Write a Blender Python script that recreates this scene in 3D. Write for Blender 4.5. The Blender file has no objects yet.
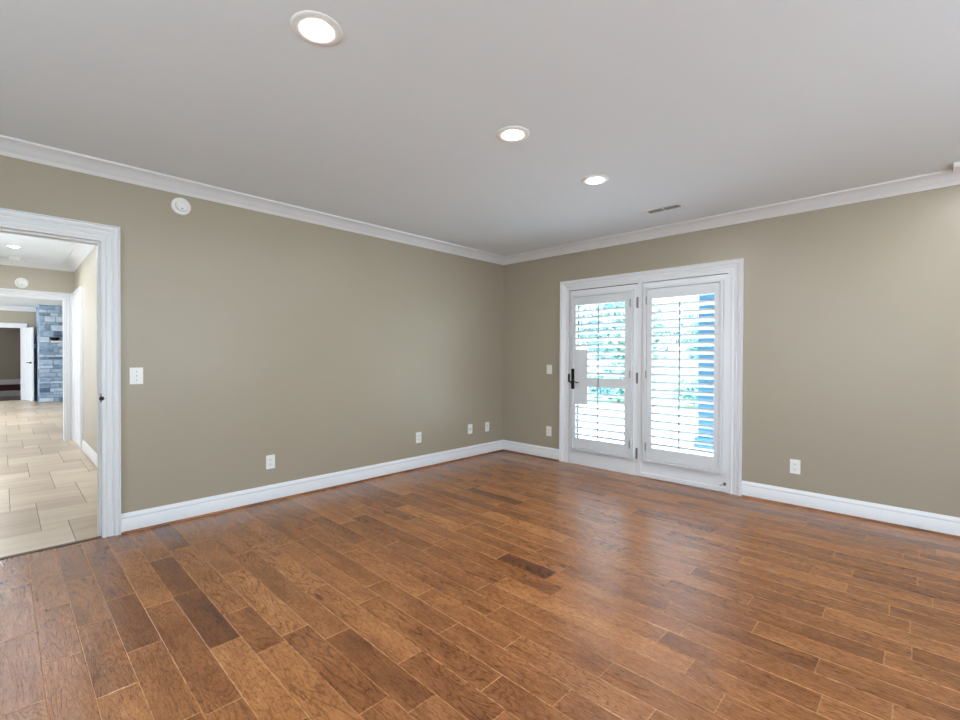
import bpy, bmesh, math, random
from mathutils import Vector, Matrix
random.seed(7)
SC = bpy.context.scene
COL = SC.collection

# ------------------------------------------------------------------ camera
CAM = (3.932, -4.509, 1.22)
YAW, PITCH, ROLL = 0.767591, 0.0088213, 0.0037887
cd = bpy.data.cameras.new('camera')
cd.sensor_width = 36.0
cd.lens = 460.585 * 36.0 / 960.0
cd.clip_start = 0.05
cam = bpy.data.objects.new('camera', cd)
COL.objects.link(cam)
F = Vector((-math.sin(YAW) * math.cos(PITCH), math.cos(YAW) * math.cos(PITCH), -math.sin(PITCH)))
R = Vector((math.cos(YAW), math.sin(YAW), 0))
U = R.cross(F)
R2 = R * math.cos(ROLL) + U * math.sin(ROLL)
U2 = U * math.cos(ROLL) - R * math.sin(ROLL)
m3 = Matrix((R2, U2, -F)).transposed()
cam.matrix_world = Matrix.Translation(CAM) @ m3.to_4x4()
SC.camera = cam

# ------------------------------------------------------------------ world, exposure, daylight
SC.view_settings.view_transform = 'Standard'
SC.view_settings.look = 'None'
SC.view_settings.gamma = 1.0
SC.view_settings.use_curve_mapping = False
SC.view_settings.exposure = 0.16
SC.cycles.use_denoising = True
SC.cycles.max_bounces = 10
SC.cycles.diffuse_bounces = 6
SC.cycles.transparent_max_bounces = 16
SC.cycles.sample_clamp_indirect = 6.0

w = bpy.data.worlds.new('sky')
SC.world = w
w.use_nodes = True
nt = w.node_tree
bg = nt.nodes['Background']
tc = nt.nodes.new('ShaderNodeTexCoord')
sx = nt.nodes.new('ShaderNodeSeparateXYZ')
rp = nt.nodes.new('ShaderNodeValToRGB')
nt.links.new(tc.outputs['Generated'], sx.inputs[0])
nt.links.new(sx.outputs['Z'], rp.inputs[0])
nt.links.new(rp.outputs[0], bg.inputs['Color'])
rp.color_ramp.elements[0].position = 0.0
rp.color_ramp.elements[0].color = (0.86, 0.94, 1.0, 1)
rp.color_ramp.elements[1].position = 0.7
rp.color_ramp.elements[1].color = (0.50, 0.72, 1.0, 1)
bg.inputs['Strength'].default_value = 7.0


def light(name, kind, loc, energy, color=(1, 1, 1), rot=(0, 0, 0), size=(1, 1), **kw):
    d = bpy.data.lights.new(name, kind)
    d.energy = energy
    d.color = color
    if kind == 'AREA':
        d.shape = kw.get('shape', 'RECTANGLE')
        d.size = size[0]
        if d.shape == 'RECTANGLE':
            d.size_y = size[1]
        d.spread = kw.get('spread', math.pi)
    if kind == 'SUN':
        d.angle = kw.get('angle', 0.01)
    if kind == 'SPOT':
        d.spot_size = kw.get('spot', 2.4)
        d.spot_blend = 1.0
        d.shadow_soft_size = 0.05
    o = bpy.data.objects.new(name, d)
    COL.objects.link(o)
    o.location = loc
    o.rotation_euler = rot
    return o


RX, RY, CZ = 6.30, -6.60, 2.475          # right wall x, front wall y, ceiling z
light('sun', 'SUN', (8, -1.5, 14), 30.0, (1.0, 0.97, 0.93), Vector((-8, 1.5, -14)).to_track_quat('-Z', 'Y').to_euler())
# fill lamps, set in windows added to the unseen right and front walls
light('fill_light_right', 'AREA', (RX - .02, -2.2, 1.45), 27, (0.66, 0.83, 1.0), (0, math.radians(90), 0), (1.3, 1.5))
light('fill_light_right', 'AREA', (RX - .02, -4.6, 1.45), 10, (0.66, 0.83, 1.0), (0, math.radians(90), 0), (1.3, 1.5))
light('fill_light_front', 'AREA', (3.0, RY + .02, 1.45), 12, (0.66, 0.83, 1.0), (math.radians(90), 0, 0), (2.4, 1.5))
# fill lamps, set in unseen windows added to the living room and hall
light('fill_light_living', 'AREA', (-9.0, -8.35, 1.4), 170, (0.80, 0.90, 1.0), (math.radians(90), 0, 0), (4.5, 2.0))

light('fill_light_hall', 'AREA', (-2.4, -5.58, 1.5), 9.5, (0.74, 0.86, 1.0), (math.radians(90), 0, 0), (1.5, 1.3))

# ------------------------------------------------------------------ materials
def mat(name, color, rough=0.5, metal=0.0, spec=0.5):
    m = bpy.data.materials.new(name)
    m.use_nodes = True
    b = m.node_tree.nodes['Principled BSDF']
    b.inputs['Base Color'].default_value = (*color, 1)
    b.inputs['Roughness'].default_value = rough
    b.inputs['Metallic'].default_value = metal
    b.inputs['Specular IOR Level'].default_value = spec
    return m


def srgb(r, g, b):
    f = lambda c: (c / 255 / 12.92) if c / 255 <= 0.04045 else ((c / 255 + 0.055) / 1.055) ** 2.4
    return (f(r), f(g), f(b))


def N(m, t, **kw):
    n = m.node_tree.nodes.new(t)
    for k, v in kw.items():
        setattr(n, k, v)
    return n


def ln(m, a, b):
    m.node_tree.links.new(a, b)


def bsdf(m):
    return m.node_tree.nodes['Principled BSDF']


def add_bump(m, scale, strength, dist=0.002, detail=2):
    t = N(m, 'ShaderNodeTexCoord')
    n = N(m, 'ShaderNodeTexNoise')
    n.inputs['Scale'].default_value = scale
    n.inputs['Detail'].default_value = detail
    b = N(m, 'ShaderNodeBump')
    b.inputs['Strength'].default_value = strength
    b.inputs['Distance'].default_value = dist
    ln(m, t.outputs['Object'], n.inputs['Vector'])
    ln(m, n.outputs['Fac'], b.inputs['Height'])
    ln(m, b.outputs[0], bsdf(m).inputs['Normal'])


def mottled(name, c1, c2, scale, rough, spec=0.5, bump=None):
    m = mat(name, c1, rough, 0, spec)
    t = N(m, 'ShaderNodeTexCoord')
    n = N(m, 'ShaderNodeTexNoise')
    n.inputs['Scale'].default_value = scale
    n.inputs['Detail'].default_value = 4
    r = N(m, 'ShaderNodeValToRGB')
    r.color_ramp.elements[0].position = .3
    r.color_ramp.elements[1].position = .7
    r.color_ramp.elements[0].color = (*c1, 1)
    r.color_ramp.elements[1].color = (*c2, 1)
    ln(m, t.outputs['Object'], n.inputs['Vector'])
    ln(m, n.outputs['Fac'], r.inputs[0])
    ln(m, r.outputs[0], bsdf(m).inputs['Base Color'])
    if bump:
        add_bump(m, *bump)
    return m


WALL_C = srgb(165, 155, 137)
M = {}
M['paint'] = mottled('wall_paint', WALL_C, tuple(c * 1.02 for c in WALL_C), 1.5, 0.36, 0.5, (260, .12, .001))
M['hall_paint'] = mottled('hall_wall_paint', srgb(186, 178, 162), srgb(189, 181, 165), 1.5, 0.5, 0.3)
M['ceil'] = mat('ceiling_paint', (0.785, 0.84, 0.885), 0.8, 0, 0.2)
add_bump(M['ceil'], 180, .1, .001)
M['trim'] = mottled('white_trim_paint', (0.77, 0.78, 0.80), (0.79, 0.80, 0.82), 2.0, 0.32, 0.45)
M['shutter'] = mottled('white_shutter_paint', (0.69, 0.71, 0.73), (0.71, 0.73, 0.75), 2.0, 0.38, 0.4)
M['plastic'] = mat('white_plastic', (0.85, 0.85, 0.83), 0.35)
M['grey_plastic'] = mat('grey_plastic', (0.32, 0.32, 0.33), 0.4)
M['dark'] = mat('dark_slot', (0.02, 0.02, 0.02), 0.6)
M['bronze'] = mat('dark_bronze', (0.022, 0.018, 0.016), 0.35, 0.8)
M['hinge'] = mat('hinge_steel', (0.22, 0.21, 0.20), 0.35, 0.9)
M['chrome'] = mat('chrome', (0.75, 0.75, 0.76), 0.2, 1.0)
M['shoe'] = mottled('stained_shoe_moulding', srgb(172, 106, 50), srgb(74, 42, 24), 2.2, 0.35)
M['threshold'] = mat('dark_threshold_wood', srgb(70, 42, 26), 0.4)
M['gap'] = mat('floor_gap', srgb(52, 30, 18), 0.8)
M['grout'] = mat('grout', srgb(150, 134, 112), 0.9)
M['mortar'] = mat('mortar', srgb(150, 160, 168), 0.9)
M['carpet'] = mottled('dark_red_patterned_carpet', srgb(64, 22, 14), srgb(30, 22, 18), 9, 0.95, .1)
M['patio'] = mottled('pale_concrete', (0.72, 0.72, 0.71), (0.78, 0.78, 0.77), 3, 0.8)
M['bluewood'] = mottled('blue_painted_wood', (.010, .065, .115), (.014, .075, .13), 4, 0.5)
M['leaf'] = mottled('garden_leaf', (0.09, 0.22, 0.24), (0.2, 0.38, 0.42), 5, 0.5)
M['bark'] = mottled('bark', (0.12, 0.09, 0.07), (0.2, 0.16, 0.12), 8, 0.9)
M['grass'] = mottled('grass_green', (0.14, 0.30, 0.14), (0.24, 0.40, 0.2), 3, 0.9)
M['fence'] = mottled('pale_fence_paint', (0.6, 0.62, 0.62), (0.68, 0.7, 0.7), 4, 0.7)

g = bpy.data.materials.new('clear_glass')
g.use_nodes = True
nn = g.node_tree.nodes
for n in list(nn):
    nn.remove(n)
o_ = nn.new('ShaderNodeOutputMaterial'); mx = nn.new('ShaderNodeMixShader'); tr = nn.new('ShaderNodeBsdfTransparent'); gl = nn.new('ShaderNodeBsdfGlossy')
gl.inputs['Roughness'].default_value = 0.02
tr.inputs[0].default_value = (0.95, 0.985, 0.98, 1)
mx.inputs[0].default_value = 0.06
g.node_tree.links.new(tr.outputs[0], mx.inputs[1]); g.node_tree.links.new(gl.outputs[0], mx.inputs[2]); g.node_tree.links.new(mx.outputs[0], o_.inputs[0])
M['glass'] = g


def lens_mat(name, strength):
    m = mat(name, (0.9, 0.9, 0.9), 0.4)
    b = bsdf(m)
    b.inputs['Emission Color'].default_value = (1.0, 0.985, 0.96, 1)
    b.inputs['Emission Strength'].default_value = strength
    return m


M['lens'] = lens_mat('lit_lamp_lens', 26)

# wood floor: every plank has its own tone and seed, the grain runs along the plank
def wood_floor():
    m = mat('hand_scraped_wood', (0.3, 0.15, 0.07), 0.34, 0, 0.5)
    b = bsdf(m)
    tcn = N(m, 'ShaderNodeTexCoord')
    at = N(m, 'ShaderNodeAttribute', attribute_name='tone')
    sd = N(m, 'ShaderNodeAttribute', attribute_name='seed')
    comb = N(m, 'ShaderNodeCombineXYZ')
    mul = N(m, 'ShaderNodeMath', operation='MULTIPLY'); mul.inputs[1].default_value = 37.0
    ln(m, sd.outputs['Fac'], mul.inputs[0]); ln(m, mul.outputs[0], comb.inputs[0]); ln(m, mul.outputs[0], comb.inputs[2])
    add = N(m, 'ShaderNodeVectorMath', operation='ADD')
    ln(m, tcn.outputs['Object'], add.inputs[0]); ln(m, comb.outputs[0], add.inputs[1])

    def noise(scale_xyz, detail, rough=.5, dist=0.0):
        mp = N(m, 'ShaderNodeMapping')
        mp.inputs['Scale'].default_value = scale_xyz
        n = N(m, 'ShaderNodeTexNoise')
        n.inputs['Scale'].default_value = 1.0
        n.inputs['Detail'].default_value = detail
        n.inputs['Roughness'].default_value = rough
        n.inputs['Distortion'].default_value = dist
        ln(m, add.outputs[0], mp.inputs[0]); ln(m, mp.outputs[0], n.inputs['Vector'])
        return n

    # contour rings of a slow noise = cathedral grain
    slow = noise((1.7, 8.0, 1), 3.0, .42, .45)
    k = N(m, 'ShaderNodeMath', operation='MULTIPLY'); k.inputs[1].default_value = 17.0
    fr = N(m, 'ShaderNodeMath', operation='FRACT')
    ln(m, slow.outputs['Fac'], k.inputs[0]); ln(m, k.outputs[0], fr.inputs[0])
    ring = N(m, 'ShaderNodeValToRGB')
    cr = ring.color_ramp
    cr.elements[0].position = 0.0; cr.elements[0].color = (0, 0, 0, 1)
    cr.elements[1].position = 0.16; cr.elements[1].color = (.75, .75, .75, 1)
    e = cr.elements.new(0.6); e.color = (1, 1, 1, 1)
    e = cr.elements.new(0.94); e.color = (.8, .8, .8, 1)
    e = cr.elements.new(1.0); e.color = (0, 0, 0, 1)
    ln(m, fr.outputs[0], ring.inputs[0])
    fine = noise((26, 300, 1), 3, .6)
    mott = noise((3.2, 9, 1), 5, .65)
    speck = noise((45, 150, 1), 3, .7)
    # base ramp by plank tone
    ramp = N(m, 'ShaderNodeValToRGB')
    rr = ramp.color_ramp
    rr.elements[0].position = 0; rr.elements[0].color = (*srgb(98, 58, 34), 1)
    rr.elements[1].position = 1; rr.elements[1].color = (*srgb(212, 154, 100), 1)
    e = rr.elements.new(.35); e.color = (*srgb(144, 92, 54), 1)
    e = rr.elements.new(.7); e.color = (*srgb(180, 122, 74), 1)
    # tone + mottling
    mm = N(m, 'ShaderNodeMath', operation='MULTIPLY_ADD'); mm.inputs[1].default_value = 0.9; mm.inputs[2].default_value = -0.45
    ln(m, mott.outputs['Fac'], mm.inputs[0])
    ta = N(m, 'ShaderNodeMath', operation='ADD'); ln(m, at.outputs['Fac'], ta.inputs[0]); ln(m, mm.outputs[0], ta.inputs[1])
    ln(m, ta.outputs[0], ramp.inputs[0])

    def mulc(prev, fac_out, lo, hi, amount, col):
        mr = N(m, 'ShaderNodeMapRange')
        mr.inputs['From Min'].default_value = lo; mr.inputs['From Max'].default_value = hi
        mr.inputs['To Min'].default_value = amount; mr.inputs['To Max'].default_value = 0.0
        ln(m, fac_out, mr.inputs['Value'])
        mxn = N(m, 'ShaderNodeMix', data_type='RGBA', blend_type='MULTIPLY')
        mxn.inputs[7].default_value = (*col, 1)
        ln(m, mr.outputs[0], mxn.inputs[0]); ln(m, prev, mxn.inputs[6])
        return mxn.outputs[2]
    vary = noise((1.1, 3.5, 1), 1, .5)
    vr = N(m, 'ShaderNodeMapRange')
    vr.inputs['From Min'].default_value = .35; vr.inputs['From Max'].default_value = .62
    vr.inputs['To Min'].default_value = 0.15; vr.inputs['To Max'].default_value = 1.0
    ln(m, vary.outputs['Fac'], vr.inputs['Value'])
    inv = N(m, 'ShaderNodeMath', operation='SUBTRACT'); inv.inputs[0].default_value = 1.0
    ln(m, ring.outputs[0], inv.inputs[1])
    rv = N(m, 'ShaderNodeMath', operation='MULTIPLY'); ln(m, inv.outputs[0], rv.inputs[0]); ln(m, vr.outputs[0], rv.inputs[1])
    rb = N(m, 'ShaderNodeMath', operation='SUBTRACT'); rb.inputs[0].default_value = 1.0; ln(m, rv.outputs[0], rb.inputs[1])
    c = mulc(ramp.outputs[0], rb.outputs[0], 0.0, 1.0, 0.8, (0.30, 0.22, 0.18))
    c = mulc(c, fine.outputs['Fac'], .36, .58, 0.5, (0.45, 0.37, 0.32))
    c = mulc(c, speck.outputs['Fac'], .34, .50, 0.7, (0.45, 0.34, 0.27))
    ln(m, c, b.inputs['Base Color'])
    # relief: scraped waves, open grain and rings
    scr = noise((3.5, 22, 1), 3, .6, .4)
    s1 = N(m, 'ShaderNodeMath', operation='MULTIPLY_ADD'); s1.inputs[1].default_value = 0.12
    ln(m, ring.outputs[0], s1.inputs[0]); ln(m, scr.outputs['Fac'], s1.inputs[2])
    s2 = N(m, 'ShaderNodeMath', operation='MULTIPLY_ADD'); s2.inputs[1].default_value = 0.12
    ln(m, fine.outputs['Fac'], s2.inputs[0]); ln(m, s1.outputs[0], s2.inputs[2])
    s3 = N(m, 'ShaderNodeMath', operation='MULTIPLY_ADD'); s3.inputs[1].default_value = 0.16
    ln(m, speck.outputs['Fac'], s3.inputs[0]); ln(m, s2.outputs[0], s3.inputs[2])
    bp = N(m, 'ShaderNodeBump'); bp.inputs['Strength'].default_value = 0.75; bp.inputs['Distance'].default_value = 0.004
    ln(m, s3.outputs[0], bp.inputs['Height']); ln(m, bp.outputs[0], b.inputs['Normal'])
    rg = N(m, 'ShaderNodeMapRange'); rg.inputs['To Min'].default_value = 0.11; rg.inputs['To Max'].default_value = 0.22
    ln(m, mott.outputs['Fac'], rg.inputs['Value']); ln(m, rg.outputs[0], b.inputs['Roughness'])
    return m


def tile_mat():
    m = mat('travertine_tile', (0.5, 0.42, 0.33), 0.32, 0, 0.45)
    b = bsdf(m)
    tcn = N(m, 'ShaderNodeTexCoord')
    at = N(m, 'ShaderNodeAttribute', attribute_name='tone')
    sd = N(m, 'ShaderNodeAttribute', attribute_name='seed')
    mul = N(m, 'ShaderNodeMath', operation='MULTIPLY'); mul.inputs[1].default_value = 31.0
    comb = N(m, 'ShaderNodeCombineXYZ')
    ln(m, sd.outputs['Fac'], mul.inputs[0]); ln(m, mul.outputs[0], comb.inputs[0]); ln(m, mul.outputs[0], comb.inputs[1])
    add = N(m, 'ShaderNodeVectorMath', operation='ADD')
    ln(m, tcn.outputs['Object'], add.inputs[0]); ln(m, comb.outputs[0], add.inputs[1])
    mp = N(m, 'ShaderNodeMapping'); mp.inputs['Scale'].default_value = (9, 1.4, 1)
    n = N(m, 'ShaderNodeTexNoise'); n.inputs['Scale'].default_value = 1; n.inputs['Detail'].default_value = 4; n.inputs['Distortion'].default_value = .3
    ln(m, add.outputs[0], mp.inputs[0]); ln(m, mp.outputs[0], n.inputs['Vector'])
    s = N(m, 'ShaderNodeMath', operation='MULTIPLY_ADD'); s.inputs[1].default_value = 0.55
    ln(m, at.outputs['Fac'], s.inputs[0]); 
    k = N(m, 'ShaderNodeMath', operation='MULTIPLY_ADD'); k.inputs[1].default_value = 0.9; k.inputs[2].default_value = -0.2
    ln(m, n.outputs['Fac'], k.inputs[0]); ln(m, k.outputs[0], s.inputs[2])
    r = N(m, 'ShaderNodeValToRGB')
    r.color_ramp.elements[0].color = (*srgb(172, 148, 122), 1); r.color_ramp.elements[1].color = (*srgb(218, 200, 176), 1)
    ln(m, s.outputs[0], r.inputs[0]); ln(m, r.outputs[0], b.inputs['Base Color'])
    return m


def stone_mat():
    m = mat('blue_grey_stone', (0.4, 0.5, 0.6), 0.8)
    b = bsdf(m)
    tcn = N(m, 'ShaderNodeTexCoord')
    at = N(m, 'ShaderNodeAttribute', attribute_name='tone')
    n = N(m, 'ShaderNodeTexNoise'); n.inputs['Scale'].default_value = 9; n.inputs['Detail'].default_value = 5
    ln(m, tcn.outputs['Object'], n.inputs['Vector'])
    s = N(m, 'ShaderNodeMath', operation='MULTIPLY_ADD'); s.inputs[1].default_value = 0.6; s.inputs[2].default_value = -.3
    ln(m, n.outputs['Fac'], s.inputs[0])
    a = N(m, 'ShaderNodeMath', operation='ADD'); ln(m, s.outputs[0], a.inputs[0]); ln(m, at.outputs['Fac'], a.inputs[1])
    r = N(m, 'ShaderNodeValToRGB')
    r.color_ramp.elements[0].color = (*srgb(66, 84, 106), 1); r.color_ramp.elements[1].color = (*srgb(196, 210, 222), 1)
    e = r.color_ramp.elements.new(.45); e.color = (*srgb(132, 156, 182), 1)
    ln(m, a.outputs[0], r.inputs[0]); ln(m, r.outputs[0], b.inputs['Base Color'])
    bp = N(m, 'ShaderNodeBump'); bp.inputs['Distance'].default_value = .01
    ln(m, n.outputs['Fac'], bp.inputs['Height']); ln(m, bp.outputs[0], b.inputs['Normal'])
    return m


M['wood'] = wood_floor()
M['tile'] = tile_mat()
M['stone'] = stone_mat()

# ------------------------------------------------------------------ mesh helpers
def obj(name, bm, m, parent=None, smooth=False, loc=None, rot=None):
    me = bpy.data.meshes.new(name)
    bmesh.ops.recalc_face_normals(bm, faces=bm.faces)
    bm.to_mesh(me)
    bm.free()
    for x in (m if isinstance(m, (list, tuple)) else [m]):
        me.materials.append(x)
    if smooth:
        for p in me.polygons:
            p.use_smooth = True
        try:
            me.set_sharp_from_angle(angle=math.radians(40))
        except Exception:
            pass
    o = bpy.data.objects.new(name, me)
    COL.objects.link(o)
    if parent:
        o.parent = parent
    if loc:
        o.location = loc
    if rot:
        o.rotation_euler = rot
    return o


def tag(o, label=None, cat=None, group=None, kind=None):
    if label: o['label'] = label
    if cat: o['category'] = cat
    if group: o['group'] = group
    if kind: o['kind'] = kind
    return o


def struct(name, bm, m, parent=None, label=None, **kw):
    o = obj(name, bm, m, parent, **kw)
    if parent is None:
        o['kind'] = 'structure'
        if label: o['label'] = label
    return o


def empty(name, loc=(0, 0, 0), rot=(0, 0, 0), label=None, cat=None, group=None, kind=None):
    o = bpy.data.objects.new(name, None)
    o.empty_display_size = .1
    COL.objects.link(o)
    o.location = loc
    o.rotation_euler = rot
    return tag(o, label, cat, group, kind)


def box(bm, x0, x1, y0, y1, z0, z1, bev=0.0, mi=0):
    t = bmesh.new() if bev else bm
    vs = [t.verts.new((x, y, z)) for x in (x0, x1) for y in (y0, y1) for z in (z0, z1)]
    for f in ((0, 1, 3, 2), (4, 6, 7, 5), (0, 4, 5, 1), (2, 3, 7, 6), (0, 2, 6, 4), (1, 5, 7, 3)):
        fc = t.faces.new([vs[i] for i in f])
        fc.material_index = mi
    if bev:
        bmesh.ops.recalc_face_normals(t, faces=t.faces)
        bmesh.ops.bevel(t, geom=list(t.edges), offset=bev, segments=2, affect='EDGES', profile=.6)
        merge(bm, t)
    return bm


def merge(bm, t):
    me = bpy.data.meshes.new('tmp')
    t.to_mesh(me)
    t.free()
    bm.from_mesh(me)
    bpy.data.meshes.remove(me)


def newbox(*a, **k):
    bm = bmesh.new()
    box(bm, *a, **k)
    return bm


def sweep(bm, prof, p0, d, length, A, B, m0=0.0, m1=0.0):
    """closed profile (a, b) swept from p0 along d; ends mitred by m*a"""
    p0, d, A, B = Vector(p0), Vector(d), Vector(A), Vector(B)
    r0 = [bm.verts.new(p0 + A * a + B * b + d * (m0 * a)) for a, b in prof]
    r1 = [bm.verts.new(p0 + d * length + A * a + B * b + d * (m1 * a)) for a, b in prof]
    n = len(prof)
    for i in range(n):
        j = (i + 1) % n
        bm.faces.new((r0[i], r0[j], r1[j], r1[i]))
    bm.faces.new(list(reversed(r0)))
    bm.faces.new(r1)
    return bm


def lathe(bm, prof, segs=40, M4=None, cap=True):
    """profile (r, h) around z, then transformed"""
    M4 = M4 or Matrix.Identity(4)
    rings = []
    for r, h in prof:
        if r < 1e-6:
            rings.append([bm.verts.new(M4 @ Vector((0, 0, h)))])
        else:
            rings.append([bm.verts.new(M4 @ Vector((r * math.cos(2 * math.pi * i / segs), r * math.sin(2 * math.pi * i / segs), h))) for i in range(segs)])
    for a, b in zip(rings, rings[1:]):
        for i in range(segs):
            j = (i + 1) % segs
            if len(a) == 1 and len(b) == 1: continue
            if len(a) == 1: bm.faces.new((a[0], b[i], b[j]))
            elif len(b) == 1: bm.faces.new((a[i], a[j], b[0]))
            else: bm.faces.new((a[i], a[j], b[j], b[i]))
    if cap:
        for rg in (rings[0], rings[-1]):
            if len(rg) > 1: bm.faces.new(rg)
    return bm


def tube(bm, p0, p1, r, segs=16):
    p0, p1 = Vector(p0), Vector(p1)
    d = p1 - p0
    q = d.to_track_quat('Z', 'Y').to_matrix().to_4x4()
    return lathe(bm, [(r, 0), (r, d.length)], segs, Matrix.Translation(p0) @ q)


def face_attrs(o, tones, seeds):
    a = o.data.attributes.new('tone', 'FLOAT', 'FACE')
    a.data.foreach_set('value', tones)
    a = o.data.attributes.new('seed', 'FLOAT', 'FACE')
    a.data.foreach_set('value', seeds)


class Slabs:
    """many flat chamfered slabs in one mesh, each with its own tone/seed"""
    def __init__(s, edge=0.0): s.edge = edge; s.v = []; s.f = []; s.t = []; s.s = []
    def add(s, x0, x1, y0, y1, z0, z1, c, tone):
        b = len(s.v)
        s.v += [(x0, y0, z0), (x1, y0, z0), (x1, y1, z0), (x0, y1, z0),
                (x0, y0, z1 - c * .7), (x1, y0, z1 - c * .7), (x1, y1, z1 - c * .7), (x0, y1, z1 - c * .7),
                (x0 + c, y0 + c, z1), (x1 - c, y0 + c, z1), (x1 - c, y1 - c, z1), (x0 + c, y1 - c, z1)]
        fs = [(8, 9, 10, 11)]
        for i in range(4):
            j = (i + 1) % 4
            fs += [(4 + i, 4 + j, 8 + j, 8 + i), (i, j, 4 + j, 4 + i)]
        sd = random.random()
        for q, f in enumerate(fs):
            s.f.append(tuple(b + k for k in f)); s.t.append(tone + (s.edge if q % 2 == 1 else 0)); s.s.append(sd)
    def build(s, name, m, parent=None, basis=None):
        me = bpy.data.meshes.new(name)
        vv = s.v if basis is None else [tuple(basis @ Vector(v)) for v in s.v]
        me.from_pydata(vv, [], s.f)
        me.materials.append(m)
        o = bpy.data.objects.new(name, me)
        COL.objects.link(o)
        if parent: o.parent = parent
        face_attrs(o, s.t, s.s)
        return o


# ------------------------------------------------------------------ main floor
PW, PY0 = 0.122, -4.407
JOINTS = {-1: [.512, 1.124, 1.704], 0: [1.452], 1: [.641, 1.224, 1.833], 2: [1.032], 4: [.658, 1.213, 1.812], 5: [1.58, 1.98],
          3: [.38, 2.193], 6: [1.15, 2.562], 7: [.92, 2.09], 8: [2.904], 9: [.973, 2.782], 10: [2.41, 3.012], 11: [2.087, 2.681, 3.274],
          12: [1.303, 2.462, 3.053], 13: [3.425], 14: [3.278], 15: [3.121], 16: [2.088, 2.45, 3.864], 17: [2.454, 3.044, 3.637],
          18: [2.197, 3.392], 19: [2.944], 20: [3.316, 3.905], 21: [2.991, 3.597], 22: [3.896], 23: [2.985], 24: [3.646],
          25: [3.972], 26: [3.651], 27: [3.914]}
TONES = {(16, 2.088): .12, (18, 1.0): .25, (4, .658): .3, (4, 1.213): .16, (5, 0): .28, (5, 1.58): .4, (7, 2.09): .28, (3, .38): .62,
         (2, 1.032): .3, (2, 0): .42, (4, 0): .55, (11, 2.681): .6, (8, 1.9): .7, (9, 1.6): .85, (-1, .0): .5, (0, 0): .55, (0, 1.452): .6, (1, 1.833): .62,
         (1, .641): .5, (1, 1.224): .5, (17, 3.637): .35, (12, 2.462): .4, (6, 1.15): .7, (5, 1.98): .62}
sl = Slabs(.5)  # chamfers toned lighter: edges catching light, painted into the colour
rnd = random.Random(11)
i = int(math.floor((RY - PY0) / PW))
while PY0 + i * PW < -0.001:
    y0 = max(PY0 + i * PW, RY); y1 = min(y0 + PW if y0 > RY else PY0 + (i + 1) * PW, 0)
    known = JOINTS.get(i, [])
    xs = [0.0]
    if known:
        first = known[0]
        while first - xs[-1] > 1.25: xs.append(xs[-1] + rnd.uniform(.45, 1.0))
        if first - xs[-1] < .25 and len(xs) > 1: xs.pop()
        for a in known:
            if a - xs[-1] > 1.35: xs.append((a + xs[-1]) / 2 + rnd.uniform(-.15, .15))
            xs.append(a)
    else:
        xs.append(rnd.uniform(.25, 1.1))
    while xs[-1] < RX: xs.append(xs[-1] + rnd.choice([.36, .61, .61, .9, 1.2, 1.2]) * rnd.uniform(.9, 1.05))
    xs = [x for x in xs if x < RX - .15] + [RX]
    for a, b in zip(xs, xs[1:]):
        tone = min(.95, max(.05, rnd.gauss(.50, .09)))
        for (ri, rx), tv in TONES.items():
            if ri == i and abs(rx - a) < .04: tone = tv
        e = .0003
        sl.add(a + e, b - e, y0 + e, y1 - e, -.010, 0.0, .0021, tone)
    i += 1
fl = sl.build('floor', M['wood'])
tag(fl, 'hand-scraped brown wood plank floor', kind='structure')
struct('floor_underlay', newbox(-.02, RX + .15, RY - .15, .16, -.10, -.004), M['gap'])

# ------------------------------------------------------------------ tile floor of hall and living room
UU, UY = .1437, .147
ts = Slabs()
ox, oy = -1.31, -4.327
g_ = .0022
for k in range(-40, 60):
    for l in range(-12, 12):
        X = ox + 5 * UU * k + 14 * UU * l; Y = oy + UY * k
        for (a0, a1, b0, b1) in ((0, 2, 0, 2), (2, 5, 0, 3), (5, 6, 0, 1)):
            x0, x1, y0, y1 = X + a0 * UU, X + a1 * UU, Y + b0 * UY, Y + b1 * UY
            x0, x1 = max(x0, -13.38), min(x1, -.035)
            y0, y1 = max(y0, -8.4), min(y1, -1.0)
            if x0 > -4.9: y0, y1 = max(y0, -5.6), min(y1, -3.7)
            if x1 - x0 < .03 or y1 - y0 < .03: continue
            ts.add(x0 + g_, x1 - g_, y0 + g_, y1 - g_, -.008, 0, .001, rnd.random())
fh = ts.build('floor_hall', M['tile'])
tag(fh, 'beige stone tile floor beyond the doorway', kind='structure')
bm = newbox(-4.95, -.03, -5.6, -3.65, -.10, -.0025)
box(bm, -13.4, -4.95, -8.5, -1.0, -.10, -.0025)
struct('floor_hall_bed', bm, M['grout'])
struct('trim_1', newbox(-.036, -.002, -4.97, -4.055, -.02, .004, bev=.001), M['threshold'], label='dark wood threshold strip between planks and tiles')

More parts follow.
